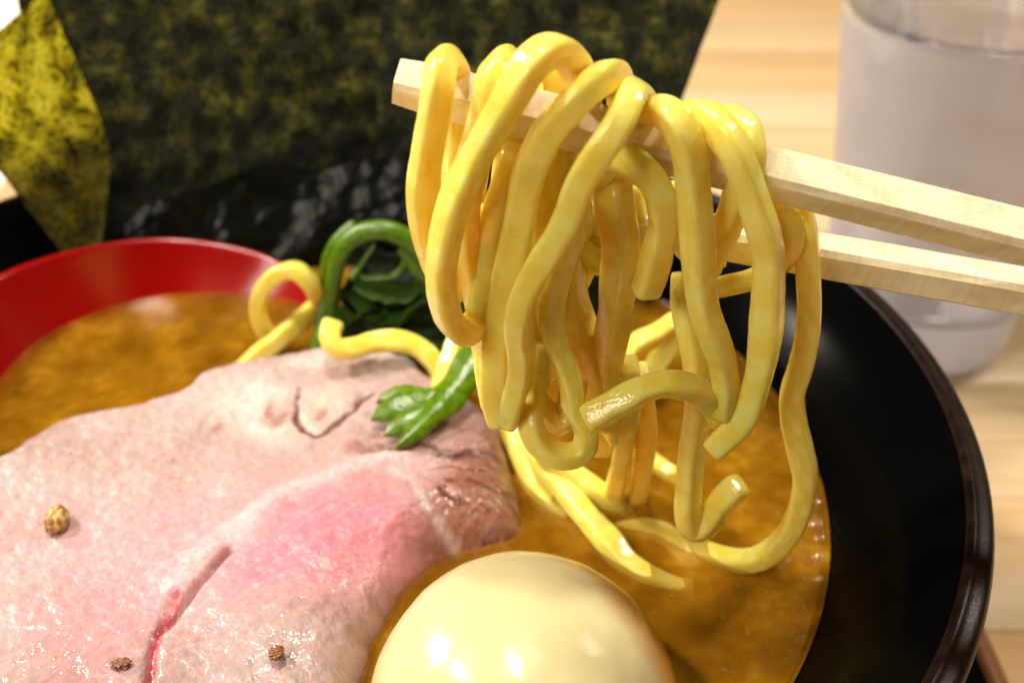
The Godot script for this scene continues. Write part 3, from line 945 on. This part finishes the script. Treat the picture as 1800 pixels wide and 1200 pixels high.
# -------------------------------------------------------------------- chopsticks
func chopstick(label: String, a: Vector3, b: Vector3, half0: float, half1: float, roll: float) -> void:
	var along := (b - a).normalized()
	var up := (Vector3.UP - along * along.y).normalized().rotated(along, roll)
	var other := along.cross(up)
	var c := 0.72            # where the corner bevel starts
	var ring := [Vector2(1, -c), Vector2(1, c), Vector2(c, 1), Vector2(-c, 1), Vector2(-1, c), Vector2(-1, -c), Vector2(-c, -1), Vector2(c, -1)]
	var st := SurfaceTool.new()
	st.begin(Mesh.PRIMITIVE_TRIANGLES)
	st.set_smooth_group(-1)
	var steps := 26
	var total := a.distance_to(b)
	for k in steps:
		for s in 8:
			var quad := []
			for e in [[k, s], [k + 1, s], [k, s + 1], [k + 1, s + 1]]:
				var t: float = float(e[0]) / steps
				var r: Vector2 = ring[e[1] % 8]
				var h := lerpf(half0, half1, t)
				if e[0] == 0: h *= 0.88
				var j := 1.0 + 0.025 * wobble.get_noise_2d(t * total * 1.1, e[1] % 8 * 5.0)
				quad.append([(a + along * t * total + (up * r.x + other * r.y) * h * j), Vector2(e[1] / 8.0 * 2.4, t * total)])
			for w in [0, 2, 1, 1, 2, 3]:
				st.set_uv(quad[w][1])
				st.add_vertex(quad[w][0] * CM)
	for s in 8:          # cut tip, a little domed
		var r0: Vector2 = ring[s]
		var r1: Vector2 = ring[(s + 1) % 8]
		for w in [Vector3(r0.x, r0.y, 0), Vector3(0, 0, -0.03), Vector3(r1.x, r1.y, 0)]:
			st.set_uv(Vector2(w.x, w.y) * 0.3)
			st.add_vertex((a + (up * w.x + other * w.y) * half0 * 0.88 + along * w.z) * CM)
	st.generate_normals()
	var o := obj("chopstick", st.commit(), mats["chopstick_wood"])
	tag(o, label, "chopstick", "pair of wooden chopsticks")


func build_chopsticks() -> void:
	chopstick("upper pale wooden chopstick with the noodles draped over its bare tip", Vector3(1.77, 14.19, 2.35), Vector3(12.93, 11.64, 3.3), 0.245, 0.285, 0.62)
	chopstick("lower pale wooden chopstick, its tip hidden behind the lifted noodles", Vector3(3.97, 12.05, 1.55), Vector3(13.78, 10.61, 2.5), 0.235, 0.275, 0.2)


# -------------------------------------------------------------------- noodles
func noodle(label: String, group: String, half: int, flat: Array) -> void:
	var p := PackedVector3Array()
	for k in range(0, flat.size(), 3):
		p.append(Vector3(flat[k], flat[k + 1], flat[k + 2]) * 0.01)
	var path := spline(p, 0.07, 3)
	var r := half / 1000.0 * 0.925
	var k := rng.randf_range(0.0, 9.0)
	var wide := func(t): return r * (1.05 + 0.06 * sin(t * 11.0 + k) + 0.05 * sin(t * 27.0 + k * 3.0))
	var thick := func(t): return r * (0.92 + 0.06 * sin(t * 8.0 + k * 2.0))
	var m := sweep(path, wide, thick, 28, 4.0, Vector3(rng.randf_range(-1, 1), rng.randf_range(-0.4, 0.4), 0.8), rng.randf_range(-0.1, 0.1), 0.028, 0.8)
	var o := obj("noodle", m, mats["noodle_%d" % (noodle_count % 3)])
	noodle_count += 1
	tag(o, label, "noodle", group)


func build_noodles() -> void:
	noodle("leftmost lifted noodle looped over the bare tip of the upper chopstick", LIFTED, 178, [239, 1222, 200, 238, 1280, 185, 244, 1346, 185, 249, 1404, 210, 245, 1446, 245, 234, 1459, 285, 232, 1443, 310, 225, 1407, 312, 216, 1363, 308, 209, 1319, 305, 208, 1275, 300, 211, 1230, 290, 220, 1172, 260, 238, 1120, 230])
	noodle("lifted noodle beside the tall arch, second over the chopstick from its tip", LIFTED, 185, [317, 1351, 180, 318, 1407, 200, 313, 1442, 240, 300, 1455, 275, 292, 1450, 310, 286, 1420, 312, 278, 1383, 305, 268, 1343, 295, 258, 1297, 285, 254, 1246, 275, 257, 1189, 260, 266, 1132, 250, 274, 1081, 240, 280, 1024, 230])
	noodle("tallest arched noodle, its left leg curling into a closed loop at the bottom", LIFTED, 190, [404, 1330, 210, 399, 1388, 225, 388, 1441, 260, 368, 1477, 295, 347, 1484, 320, 329, 1471, 335, 315, 1447, 340, 297, 1415, 340, 279, 1384, 342, 262, 1352, 345, 246, 1316, 350, 235, 1271, 350, 229, 1229, 350, 230, 1182, 345, 240, 1141, 335, 258, 1118, 310, 273, 1126, 280, 277, 1164, 260, 274, 1203, 240, 277, 1249, 220])
	noodle("flat-topped lifted noodle left of the bright front strand, ending in a blunt tip", LIFTED, 192, [444, 1333, 190, 446, 1382, 200, 437, 1421, 235, 420, 1441, 280, 397, 1441, 315, 376, 1422, 325, 356, 1397, 325, 341, 1368, 325, 330, 1333, 320, 324, 1297, 320, 318, 1256, 315, 311, 1214, 310, 304, 1170, 305, 296, 1125, 300, 291, 1085, 300, 289, 1048, 305, 290, 1010, 310, 299, 971, 310])
	noodle("bright front noodle slanting down left from the chopstick across its neighbours", LIFTED, 195, [466, 1298, 190, 474, 1346, 195, 468, 1388, 225, 452, 1420, 275, 442, 1425, 315, 433, 1412, 335, 419, 1392, 345, 402, 1367, 350, 388, 1337, 350, 380, 1307, 350, 366, 1276, 355, 348, 1247, 360, 333, 1216, 360, 323, 1181, 355, 321, 1145, 345, 325, 1097, 330, 323, 1050, 320, 314, 1010, 315, 308, 973, 310])
	noodle("lifted noodle hanging behind the bright front strand and ending in a low round loop", LIFTED, 172, [393, 1295, 295, 387, 1259, 300, 375, 1223, 305, 362, 1167, 310, 363, 1123, 310, 377, 1079, 310, 390, 1034, 310, 396, 990, 310, 412, 962, 315, 410, 932, 320, 388, 923, 325, 361, 933, 325, 343, 953, 320, 337, 974, 305, 341, 994, 285, 345, 1023, 270, 349, 1067, 260])
	noodle("short curved noodle with a pale cut end lying across the hanging strands", LIFTED, 182, [410, 1001, 345, 431, 1014, 342, 456, 1030, 340, 481, 1043, 335, 507, 1048, 330, 534, 1039, 320, 561, 1018, 305, 581, 987, 285, 599, 939, 260])
	noodle("thick hanging noodle right of the dark gap, in the middle of the bundle", LIFTED, 225, [427, 1333, 200, 434, 1299, 210, 437, 1281, 245, 442, 1254, 260, 449, 1220, 265, 451, 1181, 260, 450, 1136, 250, 450, 1087, 235, 448, 1024, 210, 448, 961, 190, 460, 896, 170, 472, 818, 140])
	noodle("hanging noodle left of the dark gap, bending right towards its foot", LIFTED, 225, [410, 1232, 170, 396, 1186, 180, 391, 1149, 190, 390, 1115, 200, 399, 1074, 200, 413, 1028, 195, 428, 981, 190, 439, 924, 180, 450, 856, 160])
	noodle("hooked noodle curling down to a pointed end right of the middle gap", LIFTED, 185, [416, 1286, 230, 424, 1323, 260, 440, 1343, 285, 459, 1341, 300, 477, 1325, 305, 490, 1300, 305, 496, 1267, 300, 493, 1237, 295, 490, 1210, 290, 488, 1183, 285, 482, 1156, 280])
	noodle("glistening noodle draped over the chopstick right of the bare patch of wood", LIFTED, 190, [465, 1305, 180, 462, 1345, 200, 467, 1381, 240, 480, 1402, 280, 496, 1403, 305, 509, 1384, 315, 518, 1355, 315, 525, 1317, 310, 531, 1282, 310, 537, 1245, 310, 542, 1210, 310, 548, 1173, 310, 557, 1139, 310, 572, 1103, 310, 587, 1062, 305, 596, 1020, 300, 601, 972, 290])
	noodle("long smooth noodle hanging to a blunt cut end just above the broth", LIFTED, 193, [531, 1312, 190, 526, 1351, 210, 530, 1382, 250, 542, 1392, 290, 554, 1385, 315, 566, 1369, 325, 577, 1348, 328, 588, 1323, 328, 600, 1293, 328, 613, 1261, 325, 624, 1220, 320, 630, 1168, 315, 635, 1117, 310, 637, 1064, 305, 635, 1021, 300, 629, 981, 300, 614, 949, 300, 588, 915, 300])
	noodle("dull noodle folded over the chopstick at the right edge of the bundle", LIFTED, 185, [584, 1273, 170, 572, 1319, 185, 571, 1356, 210, 578, 1373, 245, 586, 1372, 275, 589, 1357, 295, 590, 1335, 300, 584, 1300, 290, 582, 1266, 275, 576, 1230, 260, 567, 1200, 250, 563, 1165, 240])
	noodle("noodle bulging beside the long smooth strand and turning left to a round end", LIFTED, 180, [639, 1268, 210, 642, 1260, 250, 652, 1244, 275, 657, 1211, 270, 650, 1172, 245, 630, 1146, 230, 603, 1131, 220, 574, 1124, 220, 548, 1119, 220, 533, 1113, 220])
	noodle("rightmost lifted noodle pinched below the upper chopstick and curling into the broth", LIFTED, 197, [668, 1258, 190, 671, 1257, 220, 676, 1242, 245, 685, 1211, 255, 693, 1169, 255, 703, 1119, 250, 707, 1070, 250, 705, 1019, 250, 700, 975, 250, 707, 931, 250, 723, 880, 250, 739, 827, 250, 741, 772, 250, 735, 716, 245, 718, 659, 230, 692, 628, 221, 665, 612, 206, 638, 602, 184, 612, 592, 159, 586, 580, 134])
	noodle("noodle bent into a hook with its pale cut end pointing up above the broth", LIFTED, 187, [544, 1143, 210, 544, 1108, 225, 551, 1072, 240, 562, 1033, 250, 571, 980, 250, 572, 926, 250, 571, 864, 250, 572, 800, 250, 576, 749, 250, 588, 717, 250, 606, 732, 250, 618, 764, 250, 629, 792, 255, 642, 818, 260])
	noodle("shaded noodle hanging between the tall arch and the flat-topped strand", LIFTED, 185, [355, 1390, 175, 345, 1363, 190, 332, 1346, 220, 318, 1330, 250, 308, 1307, 265, 298, 1275, 270, 290, 1235, 270, 286, 1188, 265, 284, 1134, 260, 286, 1076, 260])
	noodle("shaded noodle under the tall arch hanging straight down behind the flat-topped strand", LIFTED, 185, [361, 1443, 210, 367, 1407, 200, 372, 1373, 205, 376, 1342, 220, 374, 1311, 235, 366, 1277, 245, 357, 1230, 245, 350, 1169, 240, 347, 1108, 240, 344, 1045, 240, 348, 978, 240])
	noodle("inner noodle hanging behind the closed loop at the left of the bundle", LIFTED, 200, [274, 1339, 170, 268, 1301, 180, 262, 1258, 190, 258, 1214, 200, 264, 1169, 210, 273, 1107, 210, 279, 1050, 220, 280, 1007, 240, 288, 959, 260])
	noodle("inner noodle hanging behind the bright front strand, deep in the bundle", LIFTED, 200, [397, 1319, 150, 395, 1271, 150, 402, 1222, 150, 413, 1179, 150, 418, 1144, 150, 408, 1102, 140, 393, 1061, 150])
	noodle("inner noodle crossing low behind the low round loop", LIFTED, 190, [317, 1084, 230, 325, 1035, 240, 333, 985, 250, 356, 954, 260, 380, 937, 270, 392, 954, 260, 399, 997, 240])
	noodle("inner noodle sagging across behind the hooked noodle", LIFTED, 190, [471, 1243, 160, 480, 1207, 170, 479, 1172, 170, 467, 1146, 170, 445, 1133, 170, 416, 1147, 180, 392, 1183, 190])
	noodle("inner noodle hanging behind the glistening noodle beside the lower chopstick", LIFTED, 185, [534, 1237, 130, 536, 1205, 150, 541, 1181, 170, 553, 1160, 180, 573, 1150, 180, 592, 1161, 190])
	noodle("backmost inner noodle at the left, behind the shaded strand under the arch", LIFTED, 200, [317, 1346, 150, 310, 1291, 140, 303, 1230, 150, 298, 1175, 160, 301, 1119, 170, 307, 1061, 180, 313, 1011, 190])
	noodle("backmost inner noodle in the centre, behind the bright front strand", LIFTED, 200, [361, 1323, 140, 356, 1254, 130, 351, 1199, 140, 348, 1144, 150, 353, 1077, 160, 362, 1007, 170, 369, 954, 180])
	noodle("short backmost inner noodle just above the dark gap", LIFTED, 210, [441, 1262, 130, 435, 1211, 120, 429, 1167, 120, 415, 1141, 130, 395, 1138, 140])
	noodle("backmost inner noodle hanging below the dark gap", LIFTED, 200, [420, 993, 135, 431, 950, 130, 439, 890, 120, 445, 828, 110, 456, 752, 100])
	noodle("left one of two hanging noodles that dip into the broth under the cut end", LIFTED, 200, [476, 981, 190, 485, 910, 175, 487, 841, 155, 487, 757, 120, 486, 674, 85, 487, 581, 45, 486, 519, 20])
	noodle("right one of two hanging noodles that dip into the broth under the cut end", LIFTED, 190, [496, 957, 170, 511, 880, 150, 521, 806, 125, 525, 734, 100, 526, 665, 75, 525, 592, 50])
	noodle("thin noodle ring standing in the red spoon's broth at the left", SOAKED, 190, [-168, 600, -410, -185, 660, -397, -191, 700, -398, -174, 750, -395, -144, 780, -399, -108, 790, -400, -82, 770, -392, -75, 720, -419, -78, 660, -450, -82, 600, -467])
	noodle("straight noodle slanting from the green stem towards the pork slice", SOAKED, 200, [-54, 660, -516, -79, 675, -452, -106, 675, -399, -134, 670, -355, -163, 660, -322, -194, 640, -301, -238, 600, -300])
	noodle("pale noodle with a knobbed end arching over the far edge of the pork", SOAKED, 195, [-22, 750, -265, -21, 755, -223, -8, 740, -205, 23, 730, -219, 52, 730, -238, 92, 730, -244, 131, 720, -245, 163, 700, -230, 180, 670, -217, 186, 620, -213])
	noodle("pale noodle standing between the knobbed noodle and the green leaf", SOAKED, 190, [221, 760, -244, 211, 740, -218, 199, 720, -183, 187, 690, -163, 175, 620, -178])
	noodle("pale noodle bent in a sharp corner right of the dark gap", SOAKED, 190, [536, 630, -165, 531, 680, -194, 529, 730, -205, 546, 745, -216, 575, 745, -238, 610, 750, -269, 645, 740, -328])
	noodle("thicker noodle slanting behind the hooked strands on the right", SOAKED, 230, [536, 600, -204, 557, 650, -209, 579, 680, -231, 608, 700, -267, 639, 710, -311, 673, 710, -361])
	noodle("glossy noodle lying half sunk in the broth above the egg", SOAKED, 200, [352, 650, -25, 373, 650, 24, 395, 642, 60, 419, 632, 94, 445, 625, 134, 470, 622, 174, 489, 608, 198, 511, 602, 219, 537, 597, 235, 563, 592, 245, 594, 585, 249])
	noodle("dim noodle sunk in the broth along the right end of the pork slice", SOAKED, 210, [298, 650, -105, 318, 630, -73, 338, 620, -22, 352, 610, 19, 373, 598, 56, 409, 588, 88])
	noodle("noodle crossing to the right below the low round loop", SOAKED, 200, [361, 690, 24, 399, 660, 36, 428, 650, 53, 456, 635, 68, 485, 610, 74, 511, 585, 70])
	noodle("dim noodle under the broth surface between the dipping strands and the hook", SOAKED, 200, [532, 630, -57, 564, 608, -37, 597, 596, -9, 634, 588, 16])
	noodle("blurred noodle under the broth surface above the glossy half sunk one", SOAKED, 200, [479, 580, 120, 507, 590, 117, 540, 593, 116, 567, 592, 129, 589, 590, 161, 604, 580, 199])


# -------------------------------------------------------------------- small things
func build_small_things() -> void:
	var o := obj("garlic_crumb", ball(-3.99, 6.85, 1.9, Vector3(0.17, 0.17, 0.25), 0.35, 1.6, 28, 18), mats["fried_garlic"])
	tag(o, "tan fried garlic crumb alone on the left part of the pork slice", "crumb", "crumbs on the pork")
	o = obj("garlic_crumb", ball(-2.22, 6.78, 4.68, Vector3(0.13, 0.035, 0.08), 0.9, 2.6, 24, 14), mats["burnt_garlic"])
	tag(o, "small brown crumb left of the red seam near the bottom edge", "crumb", "crumbs on the pork")
	o = obj("garlic_crumb", ball(-0.08, 6.92, 4.62, Vector3(0.10, 0.04, 0.11), 0.9, 2.6, 24, 14), mats["burnt_garlic"])
	tag(o, "small dark crumb right of the red seam, near the egg", "crumb", "crumbs on the pork")
	# oil eyes and foam on the broth
	var dome := ball(0, 0, 0, Vector3(1, 0.4, 1), 0.0, 1.0, 16, 9)
	var mm := MultiMesh.new()
	mm.transform_format = MultiMesh.TRANSFORM_3D
	mm.mesh = dome
	var places := []
	for k in 300:
		var a := rng.randf_range(-0.25, 1.2)
		var d := 8.36 - absf(rng.randfn(0.0, 0.75)) - 0.04
		places.append([Vector3(cos(a) * d, BROTH + 0.01, sin(a) * d), rng.randf_range(0.01, 0.035)])
	for k in 20:
		var p := Vector2(rng.randf_range(3.6, 7.6), rng.randf_range(0.8, 4.2))
		places.append([Vector3(p.x, BROTH + 0.01, p.y), rng.randf_range(0.012, 0.04)])
	mm.instance_count = places.size()
	for k in places.size():
		mm.set_instance_transform(k, Transform3D(Basis.from_scale(Vector3.ONE * places[k][1]), places[k][0] * CM))
	var mi := MultiMeshInstance3D.new()
	mi.name = "oil_droplets"
	mi.multimesh = mm
	mi.material_override = mats["droplet"]
	add_child(mi)
	tag(mi, "tiny oil droplets and foam scattered on the broth", "droplets", "", "stuff")
	# bubbles added for bright glints along the far edge of the pork
	var glint_froth := MultiMesh.new()
	glint_froth.transform_format = MultiMesh.TRANSFORM_3D
	glint_froth.mesh = dome
	glint_froth.instance_count = 110
	for k in 110:
		var s := pow(rng.randf(), 1.3)
		var at := Vector3(lerpf(-6.0, -2.5, s) + rng.randfn(0, 0.07), BROTH + 0.03, lerpf(0.05, -2.2, s) - 0.12 + rng.randfn(0, 0.07))
		glint_froth.set_instance_transform(k, Transform3D(Basis.from_scale(Vector3.ONE * rng.randf_range(0.02, 0.085)), at * CM))
	mi = MultiMeshInstance3D.new()
	mi.name = "glint_froth"
	mi.multimesh = glint_froth
	mi.material_override = mats["glint_froth"]
	add_child(mi)
	tag(mi, "pale bubbles added for glints where broth laps the far edge of the pork", "glint_froth", "", "stuff")
	# larger bubbles along the bowl wall
	var words := ["topmost clear bubble in the row along the bowl wall, beside the rightmost noodle", "second clear bubble from the top along the bowl wall", "largest clear bubble along the bowl wall, where the rightmost noodle dips", "clear bubble just below the largest one along the bowl wall", "small bubble between two larger ones low along the bowl wall", "lowest but one bubble along the right wall of the bowl", "smallest and lowest bubble in the row along the bowl wall"]
	var sizes := [[-0.15, 0.16], [0.25, 0.14], [0.75, 0.24], [1.25, 0.17], [1.6, 0.11], [2.0, 0.13], [2.5, 0.09]]
	for k in 7:
		var z: float = sizes[k][0]
		var r: float = sizes[k][1]
		var x: float = sqrt(8.34 * 8.34 - z * z) - r * 0.75
		o = obj("broth_bubble", ball(x, BROTH + 0.02, z, Vector3(r, r * 0.6, r), 0.0, 1.0, 24, 14), mats["droplet"])
		tag(o, words[k], "bubble", "bubbles along the bowl wall")
